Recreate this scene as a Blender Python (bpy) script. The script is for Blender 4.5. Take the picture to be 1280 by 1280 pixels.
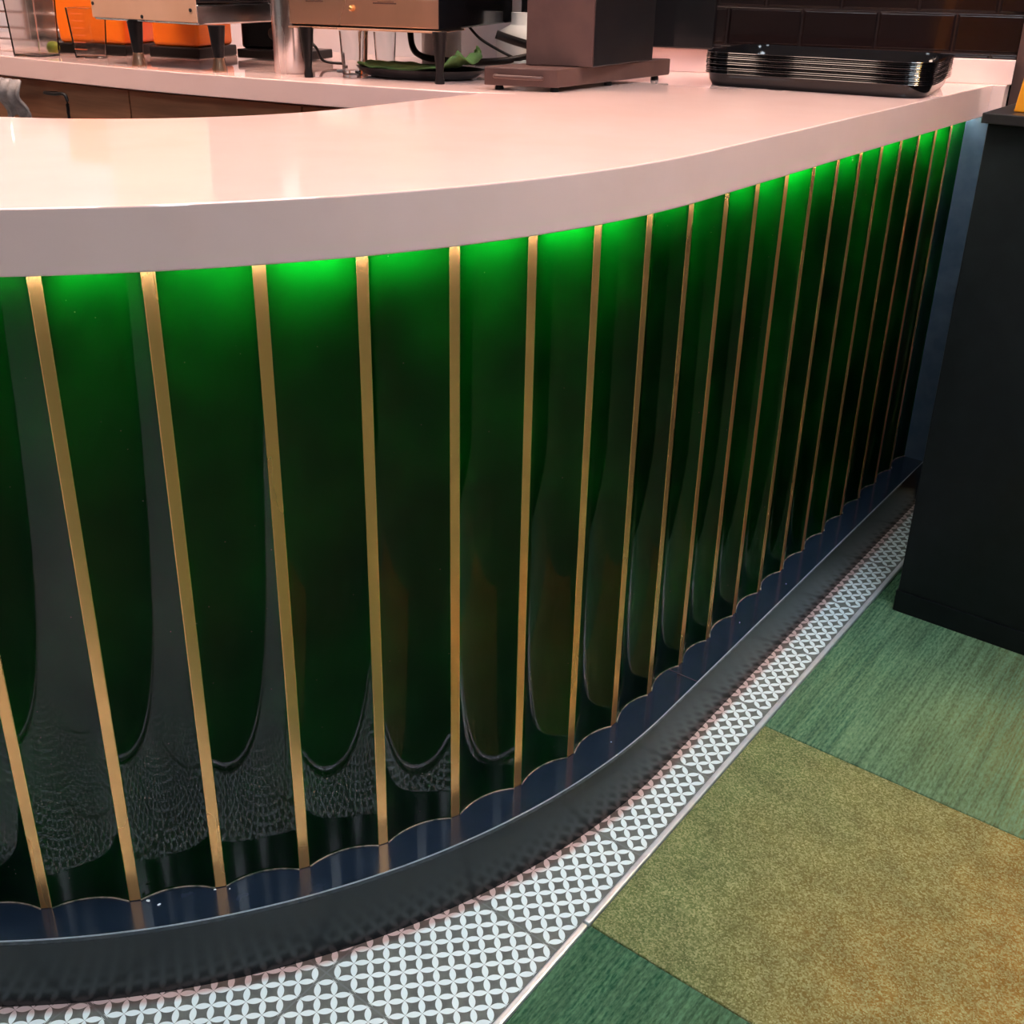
import bpy, bmesh, math, random
from mathutils import Vector, Matrix, noise
random.seed(7)
for o in list(bpy.data.objects): bpy.data.objects.remove(o, do_unlink=True)
S = bpy.context.scene
C = S.collection
PI = math.pi

# ---------------------------------------------------------------- camera
cd = bpy.data.cameras.new('camera'); cam = bpy.data.objects.new('camera', cd); C.objects.link(cam)
R_ = Vector((0.793436, 0.608307, 0.020542)); U_ = Vector((-0.261422, 0.310115, 0.914050)); F_ = Vector((-0.549653, 0.730610, -0.405082))
cam.matrix_world = Matrix(((R_.x, U_.x, -F_.x, 0.651537), (R_.y, U_.y, -F_.y, -0.727223), (R_.z, U_.z, -F_.z, 1.114078), (0, 0, 0, 1)))
cd.sensor_width = 36; cd.lens = 1345.08 / 1280 * 36; cd.shift_y = -84.13 / 1280; cd.clip_start = 0.02
S.camera = cam

# ---------------------------------------------------------------- world, exposure
w = bpy.data.worlds.new('world'); S.world = w; w.use_nodes = True
w.node_tree.nodes['Background'].inputs[0].default_value = (0.85, 0.9, 1.0, 1)
w.node_tree.nodes['Background'].inputs[1].default_value = 0.15
S.view_settings.view_transform = 'Standard'; S.view_settings.look = 'None'
S.view_settings.exposure = 0.8; S.view_settings.gamma = 1.0; S.view_settings.use_curve_mapping = False

# ceiling lamps: (x, y, size x, size y, strength, colour)
COOL = (0.80, 0.90, 1.0); WARM = (1.0, 0.72, 0.58); AMBER = (1.0, 0.55, 0.16)
CEIL_Z = 2.75
PANELS = [(0.72, 0.45, .6, .6, 12.5, COOL), (2.3, -0.2, .6, .6, 11.5, COOL), (0.9, 1.2, .6, .6, 11.5, COOL), (2.3, -1.9, .6, .6, 11.5, COOL), (0.9, -1.9, .6, .6, 8, COOL), (-0.9, -1.9, .6, .6, 6, COOL),
          (-1.35, 0.05, .6, .6, 19, WARM), (-1.0, 0.75, .5, .5, 18, WARM), (-2.3, -0.4, .6, .6, 14, WARM), (-0.35, 0.7, .4, .4, 12, WARM), (1.0, 1.45, .35, .35, 30, AMBER)]  # the amber panel is added to tint the bar's far right end orange
LED_STRENGTH = 23
LED_FRONT = 45

# ---------------------------------------------------------------- materials
def mat(name, col=(.5, .5, .5), rough=.5, metal=0, coat=0, trans=0, emis=None, estr=0, ior=1.45, spec=.5, coatr=.03):
    m = bpy.data.materials.new(name); m.use_nodes = True
    b = m.node_tree.nodes['Principled BSDF']
    b.inputs['Base Color'].default_value = (*col, 1); b.inputs['Roughness'].default_value = rough
    b.inputs['Metallic'].default_value = metal; b.inputs['Coat Weight'].default_value = coat; b.inputs['Coat Roughness'].default_value = coatr
    b.inputs['Transmission Weight'].default_value = trans; b.inputs['IOR'].default_value = ior; b.inputs['Specular IOR Level'].default_value = spec
    if emis: b.inputs['Emission Color'].default_value = (*emis, 1); b.inputs['Emission Strength'].default_value = estr
    return m
class NT:
    def __init__(s, m): s.t = m.node_tree; s.b = s.t.nodes['Principled BSDF']
    def n(s, typ, **k):
        x = s.t.nodes.new(typ)
        for a, v in k.items(): setattr(x, a, v)
        return x
    def l(s, a, b): s.t.links.new(a, b)
    def val(s, v, sock):
        if hasattr(v, 'is_output'): s.l(v, sock)
        else: sock.default_value = v
    def m(s, op, a, b=0.0, c=0.0):
        x = s.n('ShaderNodeMath', operation=op); s.val(a, x.inputs[0]); s.val(b, x.inputs[1]); s.val(c, x.inputs[2]); return x.outputs[0]
    def mix(s, f, a, b):
        x = s.n('ShaderNodeMix', data_type='RGBA'); s.val(f, x.inputs[0])
        for v, k in ((a, 6), (b, 7)):
            if hasattr(v, 'is_output'): s.l(v, x.inputs[k])
            else: x.inputs[k].default_value = (*v, 1)
        return x.outputs[2]
    def noise(s, scale, detail=3, vec=None, rough=.5):
        x = s.n('ShaderNodeTexNoise'); x.inputs['Scale'].default_value = scale; x.inputs['Detail'].default_value = detail; x.inputs['Roughness'].default_value = rough
        if vec is not None: s.l(vec, x.inputs['Vector'])
        return x.outputs[0]
    def obj(s): return s.n('ShaderNodeTexCoord').outputs['Object']
    def geo(s): return s.n('ShaderNodeNewGeometry').outputs['Position']
    def mapping(s, vec, scale=(1, 1, 1), rot=(0, 0, 0), loc=(0, 0, 0)):
        x = s.n('ShaderNodeMapping'); s.l(vec, x.inputs[0]); x.inputs['Scale'].default_value = scale; x.inputs['Rotation'].default_value = rot; x.inputs['Location'].default_value = loc; return x.outputs[0]
    def ramp(s, f, a, b, x0, x1):
        r = s.n('ShaderNodeMapRange'); s.val(f, r.inputs[0]); r.inputs[1].default_value = x0; r.inputs[2].default_value = x1; r.inputs[3].default_value = a; r.inputs[4].default_value = b; return r.outputs[0]
    def bump(s, h, strength, dist):
        x = s.n('ShaderNodeBump'); x.inputs['Strength'].default_value = strength; x.inputs['Distance'].default_value = dist; s.l(h, x.inputs['Height']); s.l(x.outputs[0], s.b.inputs['Normal'])

def noisy(m, c2, scale, lo=.4, hi=.7, amount=1.0, rlo=None, rhi=None, vec_scale=(1, 1, 1)):
    t = NT(m); v = t.mapping(t.obj(), vec_scale); f = t.ramp(t.noise(scale, 5, v), 0, amount, lo, hi)
    t.l(t.mix(f, tuple(t.b.inputs['Base Color'].default_value)[:3], c2), t.b.inputs['Base Color'])
    if rlo is not None: t.l(t.ramp(f, rlo, rhi, 0, 1), t.b.inputs['Roughness'])
    return m

M = {}
M['stone'] = noisy(mat('pink_quartz', (.90, .62, .575), .055, coat=.3, coatr=.02), (.87, .59, .54), 9)
M['green'] = mat('green_glaze', (.0003, .004, .0006), .2, coat=.85, coatr=.008, spec=0.0)
t = NT(M['green'])
g = t.geo(); big = t.ramp(t.noise(5.5, 2, g), .55, 1.5, .3, .7)
spk = t.n('ShaderNodeTexVoronoi'); spk.inputs['Scale'].default_value = 90; t.l(g, spk.inputs[0])
dot = t.m('LESS_THAN', spk.outputs['Distance'], .055); rnd = t.m('GREATER_THAN', t.noise(23, 1, g), .60); dot = t.m('MULTIPLY', dot, rnd)
mul = t.n('ShaderNodeMix', data_type='RGBA', blend_type='MULTIPLY'); mul.inputs[0].default_value = 1; mul.inputs[6].default_value = (.0003, .005, .0006, 1); t.l(big, mul.inputs[7])
t.l(t.mix(dot, mul.outputs[2], (.25, .32, .25)), t.b.inputs['Base Color'])
t.bump(t.noise(7, 2, g), .03, .02)
tr = t.n('ShaderNodeBsdfTranslucent'); tc_ = t.n('ShaderNodeMix', data_type='RGBA', blend_type='MULTIPLY'); tc_.inputs[0].default_value = 1; tc_.inputs[6].default_value = (.004, .28, .055, 1); t.l(big, tc_.inputs[7]); t.l(tc_.outputs[2], tr.inputs[0])
ad = t.n('ShaderNodeAddShader'); t.l(t.b.outputs[0], ad.inputs[0]); t.l(tr.outputs[0], ad.inputs[1]); t.l(ad.outputs[0], t.t.nodes['Material Output'].inputs[0])
M['gold'] = noisy(mat('brushed_gold', (1.0, .52, .20), .3, metal=.86), (.86, .40, .14), 5, .4, .75, .6, .26, .34, (1, 1, .2))
M['bead'] = noisy(mat('sealant_bead', (.28, .23, .17), .5), (.03, .05, .03), 60, .45, .6)
M['ledge'] = noisy(mat('ledge_laminate', (.008, .015, .028), .25, coat=.45, coatr=.10), (.016, .026, .044), 30, .5, .8)
M['endpanel'] = noisy(mat('end_panel_laminate', (.035, .055, .085), .25, coat=.3), (.05, .07, .1), 30)
M['kick'] = noisy(mat('kick_face', (.007, .0095, .012), .24, spec=.6), (.015, .018, .02), 14, .5, .8)
M['edge'] = mat('worn_edge', (.38, .42, .47), .35, metal=.3)
M['carcass'] = mat('carcass', (.05, .035, .028), .6)
M['wood'] = mat('brown_wood', (.33, .15, .075), .42)
t = NT(M['wood']); v = t.mapping(t.obj(), (3, 3, 60)); f = t.ramp(t.noise(2.2, 6, v, .6), 0, 1, .3, .7)
t.l(t.mix(f, (.37, .16, .085), (.23, .10, .05)), t.b.inputs['Base Color'])
M['led'] = mat('led', (1, 1, 1), .5, emis=(.88, 1.0, .90), estr=LED_STRENGTH)
M['led_front'] = mat('led_front', (1, 1, 1), .5, emis=(.88, 1.0, .95), estr=LED_FRONT)
M['white_plastic'] = noisy(mat('white_plastic', (.80, .83, .85), .35), (.72, .76, .80), 12)
M['steel'] = noisy(mat('steel', (.62, .60, .60), .22, metal=1), (.45, .43, .44), 10, .4, .7, 1, .16, .3, (1, 1, .15))
M['copper'] = noisy(mat('copper_steel', (.86, .56, .40), .28, metal=1), (.70, .42, .28), 7, .4, .7, 1, .22, .38, (1, 1, .3))
M['copper_paint'] = noisy(mat('copper_paint', (.74, .43, .29), .32, coat=.2), (.66, .36, .23), 7)
M['black'] = noisy(mat('black_plastic', (.008, .007, .008), .32, spec=.3), (.012, .011, .011), 20)
M['black_gloss'] = noisy(mat('black_gloss', (.006, .006, .007), .10, coat=.15, spec=.35), (.009, .008, .009), 20)
M['dark_metal'] = noisy(mat('dark_metal', (.03, .026, .026), .35, metal=.5), (.05, .045, .045), 20)
M['grinder'] = noisy(mat('grinder_brown', (.085, .042, .036), .42), (.07, .034, .03), 25)
M['cabinet'] = noisy(mat('cabinet_black', (.006, .007, .008), .34, spec=.25), (.008, .010, .011), 30)
M['orange'] = noisy(mat('orange_plastic', (.95, .20, .008), .35, coat=.2), (.88, .16, .008), 5)
M['orange_y'] = noisy(mat('amber_panel', (.90, .34, .015), .4), (.8, .27, .012), 8)
M['glass'] = mat('clear_glass', (.95, .97, .98), .03, trans=1, ior=1.45)
M['glass_w'] = mat('clear_plastic', (.92, .90, .88), .08, trans=1, ior=1.4)
M['cloth_green'] = noisy(mat('green_cloth', (.16, .30, .09), .85), (.09, .18, .06), 30)
M['paper'] = noisy(mat('white_sheet', (.75, .80, .83), .7), (.6, .68, .72), 25)
M['lime'] = noisy(mat('lime_skin', (.35, .48, .06), .4), (.22, .34, .04), 40)
M['alu'] = noisy(mat('aluminium_trim', (.72, .74, .77), .33, metal=.6), (.6, .62, .66), 40)
M['plaster'] = noisy(mat('plaster', (.12, .10, .09), .8), (.09, .08, .07), 4)
M['ceiling'] = noisy(mat('ceiling_paint', (.33, .31, .30), .9), (.29, .27, .26), 3)
M['lamp_frame'] = mat('lamp_frame', (.7, .7, .7), .4)
M['lightgrey_wall'] = noisy(mat('splash_steel', (.62, .64, .70), .35, metal=.3), (.50, .51, .57), 4)
M['towel'] = noisy(mat('grey_towel', (.36, .32, .31), .9), (.20, .18, .18), 60, .35, .65)
M['ink'] = mat('dark_ink', (.10, .04, .03), .5)
M['redmark'] = mat('graduation_red', (.75, .18, .08), .5)

# petal floor tiles
M['petal'] = mat('petal_tile', (.7, .7, .7), .33)
t = NT(M['petal']); sx = t.n('ShaderNodeSeparateXYZ'); t.l(t.geo(), sx.inputs[0])
TILE = .2; CELL = .0197; CX0 = .026; CY0 = -.0119
def wrap(v, c): return t.m('SUBTRACT', t.m('FLOORED_MODULO', t.m('SUBTRACT', v, c - TILE / 2), TILE), TILE / 2)
lx = wrap(sx.outputs[0], CX0); ly = wrap(sx.outputs[1], CY0)
k = 1 / (CELL * 2 ** .5)
u = t.m('MULTIPLY', t.m('ADD', lx, ly), k); v = t.m('MULTIPLY', t.m('SUBTRACT', lx, ly), k)
fu = t.m('ABSOLUTE', t.m('SUBTRACT', u, t.m('ROUND', u))); fv = t.m('ABSOLUTE', t.m('SUBTRACT', v, t.m('ROUND', v)))
def lens(a, b):
    d = t.m('ADD', t.m('POWER', t.m('SUBTRACT', 1.0, a), 2.0), t.m('POWER', b, 2.0)); return t.m('LESS_THAN', d, .492)
pet = t.m('MAXIMUM', lens(fu, fv), lens(fv, fu))
alx = t.m('ABSOLUTE', lx); aly = t.m('ABSOLUTE', ly); mx = t.m('MAXIMUM', alx, aly)
pet = t.m('MULTIPLY', pet, t.m('LESS_THAN', mx, 7 * CELL / 2 ** .5 + .0008))
grout = t.m('GREATER_THAN', mx, TILE / 2 - .0011)
nz = t.ramp(t.noise(70, 3, t.geo()), 0, 1, .35, .7)
darkc = t.mix(nz, (.075, .085, .082), (.12, .13, .125))
hatch = t.m('MULTIPLY', t.m('GREATER_THAN', t.m('FRACT', t.m('MULTIPLY', t.m('ADD', lx, ly), 620.0)), .62), .25)
darkc = t.mix(hatch, darkc, (.20, .20, .17))
col = t.mix(pet, darkc, (.66, .76, .79)); col = t.mix(grout, col, (.13, .14, .145))
# reddish shade painted into the tile colour along the foot of the bar
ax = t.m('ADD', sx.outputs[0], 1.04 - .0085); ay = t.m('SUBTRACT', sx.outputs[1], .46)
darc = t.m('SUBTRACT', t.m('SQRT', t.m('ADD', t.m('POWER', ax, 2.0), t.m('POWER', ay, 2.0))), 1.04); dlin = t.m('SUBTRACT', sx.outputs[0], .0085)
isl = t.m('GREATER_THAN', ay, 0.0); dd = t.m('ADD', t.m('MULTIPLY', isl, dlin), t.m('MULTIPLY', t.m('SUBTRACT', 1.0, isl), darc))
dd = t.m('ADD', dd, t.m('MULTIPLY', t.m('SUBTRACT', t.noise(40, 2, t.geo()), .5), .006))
foot_shade = t.ramp(dd, .85, 0, .058, .066)
gm = t.n('ShaderNodeMix', data_type='RGBA', blend_type='MULTIPLY'); t.l(foot_shade, gm.inputs[0]); t.l(col, gm.inputs[6]); gm.inputs[7].default_value = (.66, .34, .30, 1); col = gm.outputs[2]
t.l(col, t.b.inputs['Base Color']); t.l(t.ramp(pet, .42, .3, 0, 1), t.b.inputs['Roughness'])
t.bump(t.m('SUBTRACT', 1.0, grout), .4, .0008)

def carpet(name, ca, cb, cc, striped, x0=.14, x1=.75, warm=.9):
    m = mat(name, ca, .95, spec=.1); t = NT(m); g = t.geo(); sp = t.n('ShaderNodeSeparateXYZ'); t.l(g, sp.inputs[0])
    big = t.noise(2.6, 3, g); shift = t.m('ADD', sp.outputs[0], t.m('MULTIPLY', t.m('SUBTRACT', big, .5), .45))
    f = t.ramp(shift, 0, warm, x0, x1); base = t.mix(f, ca, cb)
    if striped:
        wv = t.mapping(g, (300, 90, 1)); ln = t.mapping(g, (260, 5, 1)); fine = t.m('ADD', t.m('MULTIPLY', t.ramp(t.noise(1.0, 2, wv, .6), 0, 1, .38, .62), .55), t.m('MULTIPLY', t.ramp(t.noise(1.0, 1, ln, .5), 0, 1, .38, .62), .45))
        w2 = t.mapping(g, (60, 6, 1)); mid = t.ramp(t.noise(1.0, 2, w2), .82, 1.18, .3, .7)
    else:
        vo = t.n('ShaderNodeTexVoronoi'); vo.inputs['Scale'].default_value = 480; t.l(g, vo.inputs[0]); sc = t.n('ShaderNodeSeparateXYZ'); t.l(vo.outputs['Color'], sc.inputs[0]); fine = t.m('MULTIPLY', t.m('POWER', sc.outputs[0], 1.6), .95); mid = t.ramp(t.noise(22, 3, g), .85, 1.15, .3, .7)
    colr = t.mix(fine, base, cc)
    mm = t.n('ShaderNodeMix', data_type='RGBA', blend_type='MULTIPLY'); mm.inputs[0].default_value = 1; t.l(colr, mm.inputs[6]); t.l(mid, mm.inputs[7])
    t.l(mm.outputs[2], t.b.inputs['Base Color']); t.bump(fine, .7, .003)
    return m
M['carpet_g'] = carpet('carpet_green_rib', (.014, .062, .032), (.085, .085, .03), (.085, .17, .095), True, .2, .6)
M['carpet_g2'] = carpet('carpet_green_rib_far', (.030, .092, .055), (.145, .115, .028), (.125, .215, .12), True, .2, .62)
M['carpet_o'] = carpet('carpet_olive', (.085, .115, .04), (.21, .10, .014), (.27, .27, .13), False, .2, .55)

# bevelled dark wall tiles (object space x along wall, z up)
M['walltile'] = mat('dark_glazed_tile', (.035, .016, .016), .14, coat=.25)
t = NT(M['walltile']); vv = t.mapping(t.obj(), (1, 1, 1), (PI / 2, 0, 0)); br = t.n('ShaderNodeTexBrick'); t.l(vv, br.inputs[0])
for kk, x in (('Scale', 1), ('Mortar Size', .006), ('Mortar Smooth', .8), ('Brick Width', .15), ('Row Height', .075)): br.inputs[kk].default_value = x
t.l(t.mix(br.outputs['Fac'], (.010, .005, .005), (.016, .010, .010)), t.b.inputs['Base Color'])
t.bump(t.m('SUBTRACT', 1.0, br.outputs['Fac']), .9, .006)

# ---------------------------------------------------------------- mesh helpers
def mk(name, bm, m, parent=None, smooth=False, bevel=0, seg=2, loc=None, rz=0, auto=False):
    bmesh.ops.recalc_face_normals(bm, faces=bm.faces)
    me = bpy.data.meshes.new(name); bm.to_mesh(me); bm.free()
    o = bpy.data.objects.new(name, me); C.objects.link(o)
    if m: me.materials.append(m if not isinstance(m, str) else M[m])
    if smooth:
        for p in me.polygons: p.use_smooth = True
        if auto:
            me.set_sharp_from_angle(angle=math.radians(35))
    if bevel:
        b = o.modifiers.new('bevel', 'BEVEL'); b.width = bevel; b.segments = seg; b.limit_method = 'ANGLE'; b.angle_limit = math.radians(40)
    if parent: o.parent = parent
    if loc is not None: o.location = loc
    o.rotation_euler.z = rz
    return o
def empty(name, loc=(0, 0, 0), rz=0):
    o = bpy.data.objects.new(name, None); C.objects.link(o); o.location = loc; o.rotation_euler.z = rz; o.empty_display_size = .05; return o
def tag(o, label, cat, group=None, kind=None):
    if label: o['label'] = label
    if cat: o['category'] = cat
    if group: o['group'] = group
    if kind: o['kind'] = kind
    return o
def struct(o): o['kind'] = 'structure'; return o
def box(bm, x0, y0, z0, x1, y1, z1):
    vs = [bm.verts.new(p) for p in ((x0, y0, z0), (x1, y0, z0), (x1, y1, z0), (x0, y1, z0), (x0, y0, z1), (x1, y0, z1), (x1, y1, z1), (x0, y1, z1))]
    for f in ((0, 3, 2, 1), (4, 5, 6, 7), (0, 1, 5, 4), (1, 2, 6, 5), (2, 3, 7, 6), (3, 0, 4, 7)): bm.faces.new([vs[i] for i in f])
    return vs
def prism(bm, pts, z0, z1):
    a = [bm.verts.new((x, y, z0)) for x, y in pts]; b = [bm.verts.new((x, y, z1)) for x, y in pts]; n = len(pts)
    bm.faces.new(a[::-1]); bm.faces.new(b)
    for i in range(n): bm.faces.new((a[i], a[(i + 1) % n], b[(i + 1) % n], b[i]))
def lathe(bm, prof, cx=0, cy=0, n=32, sx=1, sy=1):
    rings = [[bm.verts.new((cx + r * sx * math.cos(2 * PI * i / n), cy + r * sy * math.sin(2 * PI * i / n), z)) for i in range(n)] for r, z in prof]
    for a, b in zip(rings, rings[1:]):
        for i in range(n): bm.faces.new((a[i], a[(i + 1) % n], b[(i + 1) % n], b[i]))
    bm.faces.new(rings[0][::-1]); bm.faces.new(rings[-1])
def tube(bm, pts, r, n=8):
    pts = [Vector(p) for p in pts]; rings = []
    up = Vector((0, 0, 1))
    for i, p in enumerate(pts):
        d = (pts[min(i + 1, len(pts) - 1)] - pts[max(i - 1, 0)]).normalized()
        a = d.cross(up)
        if a.length < 1e-3: a = d.cross(Vector((1, 0, 0)))
        a.normalize(); b = a.cross(d)
        rr = r[i] if isinstance(r, (list, tuple)) else r
        rings.append([bm.verts.new(p + (a * math.cos(2 * PI * j / n) + b * math.sin(2 * PI * j / n)) * rr) for j in range(n)])
    for A, B in zip(rings, rings[1:]):
        for j in range(n): bm.faces.new((A[j], A[(j + 1) % n], B[(j + 1) % n], B[j]))
    bm.faces.new(rings[0][::-1]); bm.faces.new(rings[-1])
def spline(P, n=10):
    P = [Vector(p) for p in P]; out = []
    for i in range(len(P) - 1):
        a = P[max(i - 1, 0)]; b = P[i]; c = P[i + 1]; d = P[min(i + 2, len(P) - 1)]
        for j in range(n):
            t_ = j / n; out.append(.5 * ((2 * b) + (c - a) * t_ + (2 * a - 5 * b + 4 * c - d) * t_ ** 2 + (3 * b - a - 3 * c + d) * t_ ** 3))
    out.append(P[-1]); return out

# ---------------------------------------------------------------- bar plan: straight run then a circular arc
Q0, T0, RAD = .0085, .46, 1.04
def P2(s, off):
    if s >= 0: return (Q0 + off, T0 + s)
    a = -s / RAD; return (Q0 - RAD + (RAD + off) * math.cos(a), T0 - (RAD + off) * math.sin(a))
def ribbon(s0, s1, off, step=.02):
    n = max(2, int((s1 - s0) / step) + 1); L = [s0 + (s1 - s0) * i / (n - 1) for i in range(n)]
    return [P2(s, off) for s in L]
SL, SE = -1.86, 1.176          # left end, last strip
ZP, ZU, ZT = .0984, .8604, .9195

# ---------------------------------------------------------------- room
def wall(name, a, b, z0, z1, m, th=.06, side=1):
    a = Vector(a); b = Vector(b); L = (b - a).length; ang = math.atan2((b - a).y, (b - a).x)
    bm = bmesh.new(); box(bm, 0, 0, z0, L, th * side, z1)
    return struct(mk(name, bm, m, loc=(a.x, a.y, 0), rz=ang))
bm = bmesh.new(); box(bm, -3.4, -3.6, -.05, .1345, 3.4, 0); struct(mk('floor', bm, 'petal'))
bm = bmesh.new(); box(bm, .1345, -3.6, -.05, 3.4, 3.4, 0.0); struct(mk('floor', bm, 'carpet_g'))
bm = bmesh.new(); box(bm, -3.4, -3.6, CEIL_Z, 3.4, 3.4, CEIL_Z + .05); struct(mk('ceiling', bm, 'ceiling'))
KX, KY = -.80, 1.312            # corner where the splash wall turns
DX, DY = .911, .4124            # direction of the dark tiled wall
wall('wall_back_left', (-3.4, KY - (3.4 + KX) * .19), (KX, KY), 0, CEIL_Z, 'lightgrey_wall')
wall('wall_back_right', (KX, KY), (KX + DX * 4.4, KY + DY * 4.4), 0, CEIL_Z, 'walltile')
wall('wall_left', (-3.4, -3.6), (-3.4, 1.0), 0, CEIL_Z, 'plaster')
wall('wall_front', (3.4, -3.6), (-3.4, -3.6), 0, CEIL_Z, 'plaster')
wall('wall_right', (3.4, 3.3), (3.4, -3.6), 0, CEIL_Z, 'plaster')

bm = bmesh.new(); box(bm, 0, -.04, 0, .41, -.001, 1.2)
tag(mk('wall_cupboard', bm, 'black_gloss', bevel=.002, loc=(KX - .06 * DX, KY - .06 * DY, ZT + .0485), rz=math.atan2(DY, DX)), 'plain glossy black panelled cupboard on the dark wall between the grinder and the trays', 'cupboard')

# carpet tiles beside the trim
def carpet_tile(x0, y0, x1, y1, m, label):
    bm = bmesh.new(); box(bm, x0 + .0006, y0 + .0006, .0002, x1 - .0006, y1 - .0006, .006)
    tag(mk('carpet_tile', bm, m, bevel=.002), label, 'carpet tile', 'carpet tiles laid beside the metal trim')
carpet_tile(.1385, -.356, .64, .142, 'carpet_g', 'dark green ribbed carpet tile nearest the camera, at the bottom edge of the photo')
carpet_tile(.1385, .142, .64, .648, 'carpet_o', 'olive and tan speckled carpet tile between the two green ribbed ones')
carpet_tile(.1385, .648, .64, 1.15, 'carpet_g2', 'light green ribbed carpet tile running up to the black cabinet')
# metal edge trim, two lengths
for y0, y1, lab in ((-1.2, .138, 'silvery metal floor edge trim, near length beside the dark green carpet tile'), (.141, 1.66, 'silvery metal floor edge trim, long length running back to the black cabinet')):
    bm = bmesh.new(); prism(bm, [(.1295, y0), (.1385, y0), (.1385, y1), (.1295, y1)], 0, .009)
    tag(mk('floor_trim', bm, 'alu', bevel=.002), lab, 'edge trim', 'metal trims between tiles and carpet')

# ---------------------------------------------------------------- bar front
bar = tag(empty('bar_front', (*P2(0, 0), 0)), 'curved bar front of concave green glazed flutes divided by gold strips on a black plinth', 'bar')
O = Vector((*P2(0, 0), 0))
def bpart(name, bm, m, **k):
    bmesh.ops.translate(bm, vec=-O, verts=bm.verts)
    return mk(name, bm, m, parent=bar, **k)
ss = [-.863, -.763, -.665, -.565, -.464, -.362, -.262, -.163, -.066, .032, .129, .221, .317, .414, .510, .606, .703, .799, .895, .992, 1.088, 1.176]
ss = [-.863 - .1 * i for i in range(9, 0, -1)] + ss
SW = .0066; SAG = .0115
for i, s in enumerate(ss):
    bm = bmesh.new(); a, b, c, d = P2(s - SW, -.04), P2(s + SW, -.04), P2(s + SW, .0005), P2(s - SW, .0005)
    if i == len(ss) - 1: continue
    prism(bm, [a, b, c, d], ZP, ZU)
    bpart('gold_strip', bm, 'gold', bevel=.0012)
ZT1 = ZU
for s0, s1 in zip(ss, ss[1:]):
    a, b = s0 + SW, s1 - SW
    if s1 == ss[-1]: b = s1 + .004
    c = (b - a) / 2; r = (c * c + SAG * SAG) / (2 * SAG); mid = (a + b) / 2; ph = math.asin(min(1, c / r)); N = 22
    front = [P2(mid + r * math.sin(-ph + 2 * ph * k / N), -SAG + r - r * math.cos(-ph + 2 * ph * k / N)) for k in range(N + 1)]
    # front profile: deepest in the middle, meeting the strips flush
    back = [P2(mid + r * math.sin(-ph + 2 * ph * k / N), -.003 - SAG + r - r * math.cos(-ph + 2 * ph * k / N)) for k in range(N + 1)][::-1]
    bm = bmesh.new(); prism(bm, front + back, ZP, ZU); bpart('flute_panel', bm, 'green', smooth=True, auto=True)
    bm = bmesh.new(); pts = [Vector((x, y, ZP + .0006)) for x, y in [P2(mid + (r) * math.sin(-ph + 2 * ph * k / N), -SAG + .0012 + r - r * math.cos(-ph + 2 * ph * k / N)) for k in range(N + 1)]]
    tube(bm, pts, .0011, 6); bpart('sealant_bead', bm, 'bead', smooth=True)
# plinth: ledge and kick face
PO = .045
def band(bm, o0, o1, z0, z1, s0=SL, s1=1.19):
    prism(bm, ribbon(s0, s1, o1) + ribbon(s0, s1, o0)[::-1], z0, z1)
bm = bmesh.new(); band(bm, -.05, PO - .0007, ZP - .012, ZP - .0002); bpart('ledge', bm, 'ledge')
bm = bmesh.new(); band(bm, PO - .0007, PO + .0002, ZP - .0012, ZP + .0003); e = bpart('ledge_edging', bm, 'edge'); e['label'] = 'thin worn light edging line'
bm = bmesh.new()
o_prof = [(PO - .0005, ZP - .008), (PO + .003, .05), (PO + .005, .0)]
rb = [[bm.verts.new((*P2(s, o), z)) for o, z in o_prof + [(-.05, 0), (-.05, ZP - .012)]] for s in [SL + (1.19 - SL) * k / 150 for k in range(151)]]
for A, B in zip(rb, rb[1:]):
    for j in range(5): bm.faces.new((A[j], A[(j + 1) % 5], B[(j + 1) % 5], B[j]))
bm.faces.new(rb[0]); bm.faces.new(rb[-1][::-1])
bpart('kick_face', bm, 'kick', smooth=True, auto=True)
# ledge joint
bm = bmesh.new(); a, b = P2(.105, -.02), P2(.105, PO - .001); a2, b2 = P2(.1062, -.02), P2(.1062, PO - .001)
prism(bm, [a, a2, b2, b], ZP - .001, ZP + .0001); bpart('ledge_joint', bm, 'carcass')
# crumbs of plaster on the ledge
for s, o, sz in ((-.735, .012, .004), (-.748, .004, .0045), (-.672, .003, .003), (-.10, .022, .0022), (.47, .028, .0022), (-.655, .006, .002), (.30, .02, .0018)):
    bm = bmesh.new(); bmesh.ops.create_icosphere(bm, subdivisions=1, radius=sz * .5)
    for v_ in bm.verts: v_.co = Vector((v_.co.x * 1.3, v_.co.y * random.uniform(.6, 1), v_.co.z * .5))
    c_ = mk('plaster_crumb', bm, 'white_plastic', loc=(*P2(s, o), ZP + sz * .22), rz=random.random() * 3)
    tag(c_, 'tiny white crumb lying on the black ledge of the bar', 'crumb', 'white crumbs on the bar ledge')
# body behind the panels
bm = bmesh.new(); prism(bm, ribbon(SL, 1.19, -.0402) + ribbon(SL, .30, -.50)[::-1][0:1] + ribbon(SL, .30, -.50)[::-1][1:], 0, ZU); bpart('carcass', bm, 'carcass')
# led lengths in the hollow behind the top of each translucent flute
for s0, s1 in zip(ss, ss[1:]):
    a, b = s0 + SW + .002, s1 - SW - .002
    bm = bmesh.new(); prism(bm, [P2(a, -.026), P2((a + b) / 2, -.026), P2(b, -.026), P2(b, -.034), P2((a + b) / 2, -.034), P2(a, -.034)], ZU - .004, ZU - .0005)
    e = bpart('led_strip', bm, 'led'); e['label'] = 'hidden white LED length behind the top of a flute'
bm = bmesh.new(); band(bm, .008, .0115, ZU - .0022, ZU - .0004, SL, 1.19); e = bpart('led_strip', bm, 'led_front'); e['label'] = 'thin white LED line under the overhang'
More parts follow.
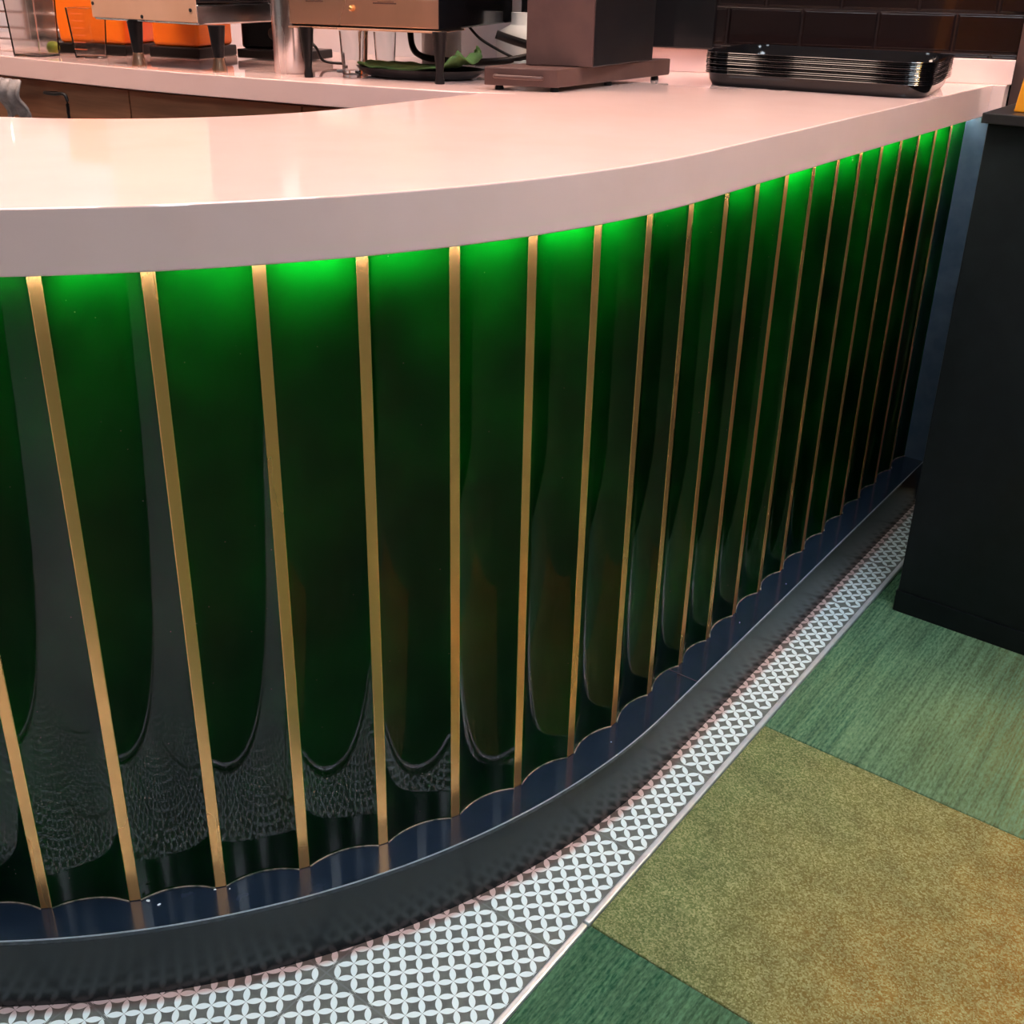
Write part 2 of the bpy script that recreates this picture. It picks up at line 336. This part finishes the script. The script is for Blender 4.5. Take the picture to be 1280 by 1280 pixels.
# end post
bm = bmesh.new(); x0 = Q0 - .01; prism(bm, [(x0, T0 + SE + .004), (x0 + .072, T0 + SE + .004), (x0 + .072, T0 + SE + .03), (x0, T0 + SE + .03)], 0, ZU); e = bpart('end_panel', bm, 'endpanel', bevel=.0015); e['label'] = 'plain blue-black end panel'

# ---------------------------------------------------------------- worktop
outer = ribbon(SL, 1.20, .033, .012)                   # left end -> right end
inner = ribbon(SL, .30, -.553, .02)[::-1]              # near the inner corner -> left end
ex, ey = outer[-1]
wl = lambda x: KY + (x - KX) * DY / DX - .002          # tiled wall line
right_end = [(ex + .022, ey + .012), (ex + .022, wl(ex + .022))]
back_l = [(-3.36, KY - (3.36 + KX) * .19 - .002)]
front_b = [(-3.36, .41), (-1.95, .535), (-1.696, .548), (-1.5, .562), (-1.277, .583), (-1.15, .604), (-1.019, .63), (-.839, .668), (-.691, .71), (-.58, .745), (-.5, .79)]
top = tag(empty('worktop', (-.3, 1.0, ZU)), 'glossy pale pink stone worktop over the curved bar and along the back counter', 'worktop')
def slab(name, pts, z0, z1, seam):
    bm = bmesh.new(); prism(bm, pts, z0, z1); bmesh.ops.recalc_face_normals(bm, faces=bm.faces)
    ed = [e for e in bm.edges if abs(e.verts[0].co.z - e.verts[1].co.z) < 1e-6 and not all(min((v.co.xy - Vector(q)).length for q in seam) < 1e-4 for v in e.verts)]
    bmesh.ops.bevel(bm, geom=ed, offset=.0016, segments=2, affect='EDGES', profile=.5)
    bmesh.ops.translate(bm, vec=(.3, -1.0, -ZU), verts=bm.verts)
    return mk(name, bm, 'stone', parent=top)
seam = [(-.5, .79), (KX, KY - .002)]
slab('bar_slab', outer + right_end + [seam[1], seam[0]] + inner, ZU, ZT, seam)
slab('back_slab', [seam[1]] + back_l + front_b, ZT - .04, ZT, seam)
UPH = .047
bm = bmesh.new(); n_ = Vector((DY, -DX)); pa = Vector((KX + .01, wl(KX + .01))); pb = Vector((ex + .022, wl(ex + .022)))
prism(bm, [tuple(pa), tuple(pb), tuple(pb + n_ * .018), tuple(pa + n_ * .018)], ZT, ZT + UPH)
bmesh.ops.translate(bm, vec=(.3, -1.0, -ZU), verts=bm.verts)
mk('upstand', bm, 'stone', parent=top, bevel=.0015)

# ---------------------------------------------------------------- cabinets under the back counter
bf = [(-3.3, .44), (-1.97, .56), (-1.329, .60), (-.908, .678), (-.60, .765)]
labs = ['far left brown wooden base cabinet under the back counter, mostly beyond the photo edge', 'brown wooden base cabinet under the back counter with a black pull handle', 'plain brown wooden base cabinet under the middle of the back counter', 'narrow brown wooden base cabinet under the back counter, beside the inner corner of the bar']
for i, (a, b) in enumerate(zip(bf, bf[1:])):
    a = Vector(a); b = Vector(b); L = (b - a).length; ang = math.atan2((b - a).y, (b - a).x)
    e = tag(empty('base_cabinet', (a.x, a.y, 0), ang), labs[i], 'cabinet', 'brown cabinets under the back counter')
    bm = bmesh.new(); prism(bm, [(.001, .022), (L - .001, .022), (L - (.002 if i == 3 else .055), .36), (.002, .36)], 0, ZT - .0405); mk('body', bm, 'wood', parent=e)
    bm = bmesh.new(); box(bm, .002, .0, .08, L - .002, .021, ZT - .046); d = mk('door', bm, 'wood', parent=e, bevel=.0012)
    if i == 1:
        bm = bmesh.new(); x = L - .235; tube(bm, spline([(x, 0, ZT - .068), (x, -.03, ZT - .065), (x + .035, -.033, ZT - .065), (x + .07, -.03, ZT - .066), (x + .072, -.03, ZT - .11), (x + .072, -.03, ZT - .2), (x + .072, 0, ZT - .205)], 6), .0035, 8)
        h = mk('handle', bm, 'black', parent=d, smooth=True); h['label'] = 'black bent metal handle'
# grey towel hung over the door edge
bm = bmesh.new(); nx, nz = 14, 10
g_ = [[bm.verts.new((.085 * i / nx + .003 * math.sin(j), .006 * math.sin(i * 1.3) - .01 * math.sin(j * .5), -.085 * j / nz * (1 + .12 * math.sin(i * .9)))) for i in range(nx + 1)] for j in range(nz + 1)]
for j in range(nz):
    for i in range(nx): bm.faces.new((g_[j][i], g_[j][i + 1], g_[j + 1][i + 1], g_[j + 1][i]))
tw = mk('hand_towel', bm, 'towel', smooth=True, loc=(-1.69, .527, ZT - .042), rz=.08); so = tw.modifiers.new('s', 'SOLIDIFY'); so.thickness = .004
tag(tw, 'speckled grey towel hanging from the back counter edge at the far left', 'towel')

# ---------------------------------------------------------------- machines on the back counter
def coffee_machine(a, b, depth, zb, h, legs, label, front, side, extra=None, lip=True):
    a = Vector(a); b = Vector(b); L = (b - a).length; ang = math.atan2((b - a).y, (b - a).x)
    e = tag(empty('coffee_machine', (a.x, a.y, ZT), ang), label, 'coffee machine', None)
    z0 = zb - ZT
    zs = .036 if side == 'steel' else h
    bm = bmesh.new(); box(bm, 0.001, .004, z0, L - .001, depth, z0 + zs); mk('housing', bm, side, parent=e, bevel=.003)
    if zs < h:
        bm = bmesh.new(); box(bm, 0.001, .004, z0 + zs + .002, L - .001, depth, z0 + h); q = mk('upper_housing', bm, 'black', parent=e, bevel=.003); q['label'] = 'black upper housing'
    bm = bmesh.new(); box(bm, 0, 0, z0 + .004, L, .0035, z0 + .052); p = mk('front_panel', bm, front, parent=e, bevel=.0012); p['label'] = 'copper-coloured lower front panel'
    bm = bmesh.new(); box(bm, 0, 0, z0 + .054, L, .0035, z0 + h); p2 = mk('front_panel', bm, front, parent=e, bevel=.0012); p2['label'] = 'copper-coloured upper front panel'
    if lip:
        bm = bmesh.new(); box(bm, -.002, -.004, z0 - .003, L + .003, depth * .3, z0 + .0005); mk('bottom_lip', bm, front, parent=e, bevel=.001)
    ca, sa = math.cos(-ang), math.sin(-ang)
    for (lx_, ly_, rt, rb2, m_) in legs:
        dx, dy = lx_ - a.x, ly_ - a.y; lx2, ly2 = dx * ca - dy * sa, dx * sa + dy * ca
        bm = bmesh.new(); lathe(bm, [(rb2 * 1.25, 0), (rb2 * 1.25, .006), (rb2, .016), (rb2 * 1.0, .02), (rt * .95, z0 - .004), (rt, z0)], lx2, ly2, 20)
        lg = mk('leg', bm, m_, parent=e, smooth=True, auto=True)
        if rb2 > .0085:
            bm = bmesh.new(); lathe(bm, [(rb2 * 1.5, .0003), (rb2 * 1.5, .006), (rb2 * 1.15, .018), (rb2 * 1.12, .026)], lx2, ly2, 20); mk('foot', bm, 'copper', parent=lg, smooth=True, auto=True)
    return e, L, z0, p
m1, L1, z1, p1 = coffee_machine((-.965, .712), (-.69, .812), .44, 1.008, .34,
    [(-.932, .722, .0135, .0068, 'black'), (-.678 + -.012, .83 - .015, .0135, .0068, 'black'), (-1.015, .955, .009, .005, 'copper')],
    'copper and black coffee machine on tapered black legs over the green cloth dish', 'copper', 'black_gloss')
bm = bmesh.new(); lathe(bm, [(.0055, 0), (.0055, .004), (.004, .009), (.001, .011)], 0, 0, 18)
kn = mk('knob', bm, 'gold', parent=m1, smooth=True, auto=True, loc=(.128, 0, z1 + .034)); kn.rotation_euler = (PI / 2, 0, 0)
for x_, w_ in ((.035, .035), (.168, .045)):
    bm = bmesh.new(); box(bm, x_, -.0006, z1 + .0425, x_ + w_, .0002, z1 + .0445); box(bm, x_ + w_ * .2, -.0006, z1 + .0455, x_ + w_ * .9, .0002, z1 + .0465)
    q = mk('printed_mark', bm, 'ink', parent=m1); q['label'] = 'small dark printed line'
m2, L2, z2, p2 = coffee_machine((-1.416, .597), (-1.135, .634), .21, 1.003, .34,
    [(-1.313, .622, .0155, .0095, 'black'), (-1.118, .665, .0165, .0095, 'black'), (-1.396, .681, .012, .0084, 'black')],
    'wide copper and steel coffee machine standing in front of the orange containers', 'copper_paint', 'steel', lip=False)
for x_, z_ in ((.006, .030), (.14, .010), (.27, .026)):
    bm = bmesh.new(); lathe(bm, [(.0035, 0), (.0035, .0012), (.002, .002)], 0, 0, 12)
    q = mk('screw', bm, 'dark_metal', parent=m2, loc=(x_, 0, z2 + z_)); q.rotation_euler = (PI / 2, 0, 0)

# steel cup
e = bm = bmesh.new(); lathe(bm, [(.032, 0), (.0335, .004), (.0335, .19), (.0345, .192), (.0345, .195), (.031, .195), (.031, .006), (.001, .005)], 0, 0, 40)
tag(mk('steel_canister', bm, 'steel', smooth=True, auto=True, loc=(-1.022, .762, ZT)), 'tall brushed steel canister standing left of the copper machine with the knob', 'canister')

# grinder
gx, gy = -.576, .80; ang = math.radians(27)
g = tag(empty('coffee_grinder', (gx, gy, ZT), 0), 'dark brown coffee grinder with a square column and flat wheeled base', 'coffee grinder')
A = Vector((0, 0)); B = Vector((.116, .055)); Dv = Vector((.0, .385))
bm = bmesh.new(); prism(bm, [tuple(A), tuple(B), tuple(B + Dv), tuple(A + Dv)], .008, .038); mk('base', bm, 'grinder', parent=g, bevel=.002)
c0 = Vector((.030, .080)); c1 = c0 + Vector((.112, .056)) * .93
bm = bmesh.new(); c2 = Vector((.108, .385)); prism(bm, [tuple(c0 + Vector((0, .005))), tuple(c1 + Vector((0, .005))), tuple(Vector((.113, .375))), (.01, .36)], .038, .42); mk('column', bm, 'black', parent=g, bevel=.002)
bm = bmesh.new(); prism(bm, [tuple(c0), tuple(c1), tuple(c1 + Vector((0, .0045))), tuple(c0 + Vector((0, .0045)))], .039, .42); q = mk('column_front', bm, 'grinder', parent=g, bevel=.001); q['label'] = 'reddish brown front plate'
for f_ in (.0, .5, 1.0):
    for sd in (0, 1):
        p_ = A.lerp(B, .12 + .76 * sd) + Dv * (.05 + .88 * f_); bm = bmesh.new(); lathe(bm, [(.008, 0), (.008, .004), (.006, .0082)], p_.x, p_.y, 14); mk('foot', bm, 'black', parent=g, smooth=True, auto=True)
pp = [A.lerp(B, .18), A.lerp(B, .78)]; nn = Vector((.055, -.116)).normalized()
bm = bmesh.new(); tube(bm, spline([(*(pp[0]), .024), (*(pp[0] + nn * .010), .024), (*(pp[0].lerp(pp[1], .5) + nn * .013), .0235), (*(pp[1] + nn * .010), .023), (*(pp[1]), .023)], 5), .0035, 8); mk('pull_handle', bm, 'grinder', parent=g, smooth=True)

# ---------------------------------------------------------------- stack of trays
ta = math.radians(10)
def tray_mesh(Lx, Ly, r, h, flare, th=.0022):
    def ring(bm, e, z, n=7):
        out = []
        hx, hy, rr = Lx / 2 + e, Ly / 2 + e, r + e
        for cx, cy, a0 in ((hx - rr, hy - rr, 0), (-hx + rr, hy - rr, 90), (-hx + rr, -hy + rr, 180), (hx - rr, -hy + rr, 270)):
            for k_ in range(n + 1):
                a = math.radians(a0 + 90 * k_ / n); out.append(bm.verts.new((cx + rr * math.cos(a), cy + rr * math.sin(a), z)))
        return out
    bm = bmesh.new()
    prof = [(-flare, 0), (-flare * .35, h * .45), (-.0015, h - .0016), (.0045, h - .0017), (.0052, h - .0009), (.0045, h), (-.004, h), (-.004 - flare * .3, h * .5), (-flare - .003, th)]
    rs = [ring(bm, e_, z_) for e_, z_ in prof]
    bm.faces.new(rs[0][::-1]); bm.faces.new(rs[-1])
    for a, b in zip(rs, rs[1:]):
        n = len(a)
        for i in range(n): bm.faces.new((a[i], a[(i + 1) % n], b[(i + 1) % n], b[i]))
    return bm
NTR = 12; pitch = .0033
tc = Vector((-.36, 1.178)) + Vector((math.cos(ta), math.sin(ta))) * .205 + Vector((-math.sin(ta), math.cos(ta))) * .150
first = mk('serving_tray', tray_mesh(.41, .30, .055, .024, .010), 'black_gloss', smooth=True, auto=True, loc=(tc.x, tc.y, ZT), rz=ta)
ordw = ['bottom', 'second from the bottom', 'third from the bottom', 'fourth from the bottom', 'fifth from the bottom', 'sixth from the bottom', 'sixth from the top', 'fifth from the top', 'fourth from the top', 'third from the top', 'second from the top', 'top']
for i in range(NTR):
    o = first if i == 0 else first.copy()
    if i: C.objects.link(o); o.location = (tc.x + random.uniform(-.0008, .0008), tc.y + random.uniform(-.0008, .0008), ZT + pitch * i)
    tag(o, f'black plastic tray, {ordw[i]} of the stack on the bar', 'tray', 'stack of black trays on the bar')

# ---------------------------------------------------------------- black cabinet on the right
kx, ky = .182, 1.126
k_ = tag(empty('black_cabinet', (kx, ky, 0)), 'tall matte black cabinet standing on the carpet at the far end of the bar', 'cabinet')
bm = bmesh.new(); box(bm, 0, 0, .05, .75, .48, .905); mk('body', bm, 'cabinet', parent=k_, bevel=.0015)
bm = bmesh.new(); box(bm, -.002, -.003, 0.006, .752, .48, .0495); mk('kick_base', bm, 'cabinet', parent=k_)
bm = bmesh.new(); box(bm, -.008, -.012, .906, .765, .50, .922); mk('top_slab', bm, 'dark_metal', parent=k_, bevel=.0015)
# orange stand on the cabinet
bm = bmesh.new(); vs = box(bm, 0, 0, 0, .22, .05, .34)
for v_ in vs:
    if v_.co.z > .1 and v_.co.x < .1: v_.co.x += .035
tag(mk('display_stand', bm, 'orange_y', bevel=.002, loc=(.208, 1.16, .9222)), 'orange panel with a slanted side standing on the black cabinet', 'display stand')
# dark post behind
bm = bmesh.new(); box(bm, 0, 0, 0, .10, .06, 1.9); struct(mk('trim_1', bm, 'grinder', loc=(ex + .026, T0 + 1.29 - .05, 0)))

# ---------------------------------------------------------------- small things on the back counter
# black dish with green cloth
dc = Vector((-.80, .885)); da = math.radians(18)
bm = bmesh.new(); prof = [(.075, 0), (.088, .004), (.1, .016), (.101, .018), (.097, .018), (.085, .006), (.001, .004)]
lathe(bm, prof, 0, 0, 40, 1.28, .8)
tag(mk('oval_dish', bm, 'black', smooth=True, auto=True, loc=(dc.x, dc.y, ZT), rz=da), 'shallow black oval dish under the copper coffee machine', 'dish')
bm = bmesh.new(); nx, ny = 40, 24
def cl(i, j):
    x = -.118 + .236 * i / nx; y = -.062 + .124 * j / ny; e_ = (x / .125) ** 2 + (y / .078) ** 2
    z = .0195 + .006 * noise.noise(Vector((x * 30, y * 30, 1))) + .026 * max(0, x / .118) ** 2 * (1 + noise.noise(Vector((x * 45, y * 25, 4)))) + .004 * max(0, -x / .118) ** 3
    s_ = 1 if e_ < 1 else 1 / e_ ** .5
    return (x * s_ + .004 * noise.noise(Vector((x * 20, y * 20, 9))), y * s_, z + (0.001 if e_ > .9 else 0))
vv_ = [[bm.verts.new(cl(i, j)) for i in range(nx + 1)] for j in range(ny + 1)]
for j in range(ny):
    for i in range(nx): bm.faces.new((vv_[j][i], vv_[j][i + 1], vv_[j + 1][i + 1], vv_[j + 1][i]))
o = mk('green_cloth', bm, 'cloth_green', smooth=True, loc=(dc.x, dc.y, ZT), rz=da); so = o.modifiers.new('s', 'SOLIDIFY'); so.thickness = .003
tag(o, 'crumpled green cloth lying in the black oval dish', 'cloth')
# white plastic jugs behind
def jug(x, y, r, h, neck, lab):
    bm = bmesh.new(); lathe(bm, [(r * .95, 0), (r, .005), (r, h * .55), (r * .85, h * .68), (neck * 1.1, h * .78), (neck, h * .82), (neck, h), (neck * .7, h)], 0, 0, 32)
    tag(mk('white_bottle', bm, 'white_plastic', smooth=True, auto=True, loc=(x, y, ZT)), lab, 'bottle', 'white bottles by the back wall')
jug(-.95, 1.12, .042, .15, .011, 'white plastic bottle with a narrow neck behind the coffee machine legs')
jug(-.80, 1.20, .05, .11, .02, 'squat white plastic bottle behind the coffee machine, nearest the grinder')
# folded white sheet
bm = bmesh.new(); nx = 20
vv_ = [[bm.verts.new((-.09 + .18 * i / nx, -.05 + .1 * j / 10, .012 + .010 * noise.noise(Vector((i * .25, j * .3, 2))) + .012 * math.sin(i / nx * PI))) for i in range(nx + 1)] for j in range(11)]
for j in range(10):
    for i in range(nx): bm.faces.new((vv_[j][i], vv_[j][i + 1], vv_[j + 1][i + 1], vv_[j + 1][i]))
o = mk('white_bag', bm, 'paper', smooth=True, loc=(-.70, 1.09, ZT + .006), rz=.35); so = o.modifiers.new('s', 'SOLIDIFY'); so.thickness = .008
tag(o, 'crumpled white bag lying between the dish and the back wall', 'bag')
# hose and cables
def cable(name, P, r, lab, m='black', cat='cable'):
    bm = bmesh.new(); tube(bm, spline(P, 8), r, 8); tag(mk(name, bm, m, smooth=True), lab, cat)
cable('rubber_hose', [(-.93, 1.0, 1.006), (-.915, .99, .965), (-.885, .985, .948), (-.83, .99, .9435), (-.76, 1.01, .944), (-.70, 1.04, .95), (-.66, 1.10, .965)], .0065, 'thick black rubber hose curving above the green cloth', cat='hose')
cable('power_cable', [(-.80, 1.03, 1.006), (-.775, 1.035, .985), (-.74, 1.05, .965), (-.71, 1.06, .952)], .0028, 'thin black cable hanging under the copper coffee machine')
cable('grinder_cable', [(-.70, .99, .998), (-.665, 1.02, .984), (-.62, 1.06, .972), (-.58, 1.12, .975)], .008, 'thick black cable running behind the grinder base')
# drinking glasses
def tumbler(x, y, r, h, lab):
    bm = bmesh.new(); lathe(bm, [(r * .8, 0), (r * .82, .003), (r, h), (r * .94, h), (r * .76, .008), (.001, .007)], 0, 0, 32)
    tag(mk('drinking_glass', bm, 'glass', smooth=True, auto=True, loc=(x, y, ZT)), lab, 'glass', 'glasses under the coffee machine')
tumbler(-.925, .83, .024, .078, 'clear drinking glass under the coffee machine, nearer the black front leg')
tumbler(-.905, .90, .022, .075, 'clear drinking glass under the coffee machine, nearer the oval dish')
bm = bmesh.new(); box(bm, -.06, -.055, 0, .06, .055, .003); tag(mk('drip_mat', bm, 'paper', bevel=.001, loc=(-.95, .92, ZT), rz=.3), 'white paper mat under the drinking glasses', 'mat')
for o in bpy.data.objects:
    if o.name.startswith('drinking_glass'): o.location.z += .0005
# orange containers with dark bases
def orange_box(x, y, L, D, h, ang, lab, slope=.0):
    e = tag(empty('juice_dispenser', (x, y, ZT), ang), lab, 'container', 'orange containers on the back counter')
    bm = bmesh.new(); box(bm, -.006, -.008, 0, L + .006, D + .004, .022); mk('base', bm, 'black', parent=e, bevel=.003)
    bm = bmesh.new(); vs = box(bm, 0, 0, .0222, L, D, h)
    for v_ in vs:
        if v_.co.z > .1: v_.co.x += slope * (1 if v_.co.x < L / 2 else 0)
    mk('tank', bm, 'orange', parent=e, bevel=.008, seg=3)
orange_box(-1.70, .69, .165, .15, .24, .38, 'tall orange container with a black base at the left of the back counter', -.02)
orange_box(-1.50, .79, .115, .14, .20, .33, 'orange container with a black base seen behind the machine leg')
# black appliance with a knob between the containers and the canister
bk = tag(empty('black_appliance', (-1.335, .885, ZT), .3), 'low black appliance with a round dial behind the steel sided coffee machine', 'appliance')
bm = bmesh.new(); box(bm, 0, 0, .003, .17, .12, .022); mk('base', bm, 'black', parent=bk, bevel=.003)
bm = bmesh.new(); box(bm, .0, .02, .0222, .125, .12, .16); mk('body', bm, 'black_gloss', parent=bk, bevel=.006)
bm = bmesh.new(); lathe(bm, [(.013, 0), (.013, .012), (.010, .014)], 0, 0, 20); q = mk('dial', bm, 'dark_metal', parent=bk, smooth=True, auto=True, loc=(.09, .0195, .055)); q.rotation_euler = (PI / 2, 0, 0)
cable('power_cable', [(-1.14, .90, .975), (-1.12, .90, .968), (-1.10, .90, .955), (-1.09, .91, .93), (-1.05, .93, .926)], .003, 'thin black cable leaving the low black appliance')
# clear jugs
def clear_box(x, y, L, D, h, ang, lab, marks):
    bm = bmesh.new(); a_ = .0025
    vs = []
    def rect(e, z, tp=0): return [bm.verts.new((sx_ * (L / 2 - e + tp), sy_ * (D / 2 - e + tp), z)) for sx_, sy_ in ((-1, -1), (1, -1), (1, 1), (-1, 1))]
    rs = [rect(.006, 0), rect(0, h), rect(a_, h), rect(.006 + a_, .004)]
    bm.faces.new(rs[0][::-1]); bm.faces.new(rs[-1])
    for p, q in zip(rs, rs[1:]):
        for i in range(4): bm.faces.new((p[i], p[(i + 1) % 4], q[(i + 1) % 4], q[i]))
    o = mk('measuring_jug', bm, 'glass_w', loc=(x, y, ZT), rz=ang, bevel=.002); tag(o, lab, 'jug', 'clear plastic jugs on the back counter')
    if marks:
        for k2 in range(6):
            bm = bmesh.new(); z_ = .018 + k2 * .014; box(bm, -L * .28, -D / 2 - .0012, z_, L * .25, -D / 2 - .0004, z_ + .0012); mk('graduation_mark', bm, 'redmark', parent=o)
clear_box(-1.655, .605, .085, .07, .17, .3, 'tall clear plastic jug at the far left of the back counter', False)
clear_box(-1.545, .665, .06, .055, .10, .3, 'small clear measuring jug with graduation lines before the orange container', True)
bm = bmesh.new(); bmesh.ops.create_uvsphere(bm, u_segments=20, v_segments=12, radius=.014)
tag(mk('lime', bm, 'lime', smooth=True, loc=(-1.675, .672 - .015, ZT + .0135)), 'small green lime on the back counter beside the tall clear jug', 'lime')
# steel wire rack
rk = tag(empty('wire_rack', (-2.02, .72, ZT), .19), 'steel wire rack with horizontal bars at the far left of the back counter', 'rack')
for x_ in (0, .30):
    for y_ in (0, .12):
        bm = bmesh.new(); tube(bm, [(x_, y_, 0), (x_, y_, .26)], .004, 8); mk('post', bm, 'steel', parent=rk, smooth=True)
for z_ in (.04, .075, .11, .145, .18):
    bm = bmesh.new(); tube(bm, [(-.004, 0, z_), (.304, 0, z_)], .0028, 8); mk('bar', bm, 'steel', parent=rk, smooth=True)
bm = bmesh.new(); box(bm, 0, 0, .012, .3, .12, .016); mk('shelf', bm, 'steel', parent=rk)
bm = bmesh.new(); box(bm, 0, 0, 0, .24, .05, .17); tag(mk('steel_box', bm, 'steel', loc=(-1.99, .775, ZT + .0165), rz=.19, bevel=.004), 'plain steel box standing in the wire rack', 'box')

# ---------------------------------------------------------------- ceiling lamps
for i, (x, y, sx_, sy_, st, c_) in enumerate(PANELS):
    e = empty('ceiling_light', (x, y, CEIL_Z)); tag(e, 'square %s ceiling light panel outside the photo' % ('cool white' if c_ == COOL else ('added amber' if c_ == AMBER else 'warm white')), 'ceiling light', 'ceiling light panels')
    bm = bmesh.new(); box(bm, -sx_ / 2 - .02, -sy_ / 2 - .02, -.02, sx_ / 2 + .02, sy_ / 2 + .02, -.001); mk('frame', bm, 'lamp_frame', parent=e)
    bm = bmesh.new(); box(bm, -sx_ / 2, -sy_ / 2, -.024, sx_ / 2, sy_ / 2, -.0205)
    mk('diffuser', bm, mat('lamp_%d' % i, (1, 1, 1), .5, emis=c_, estr=st), parent=e)
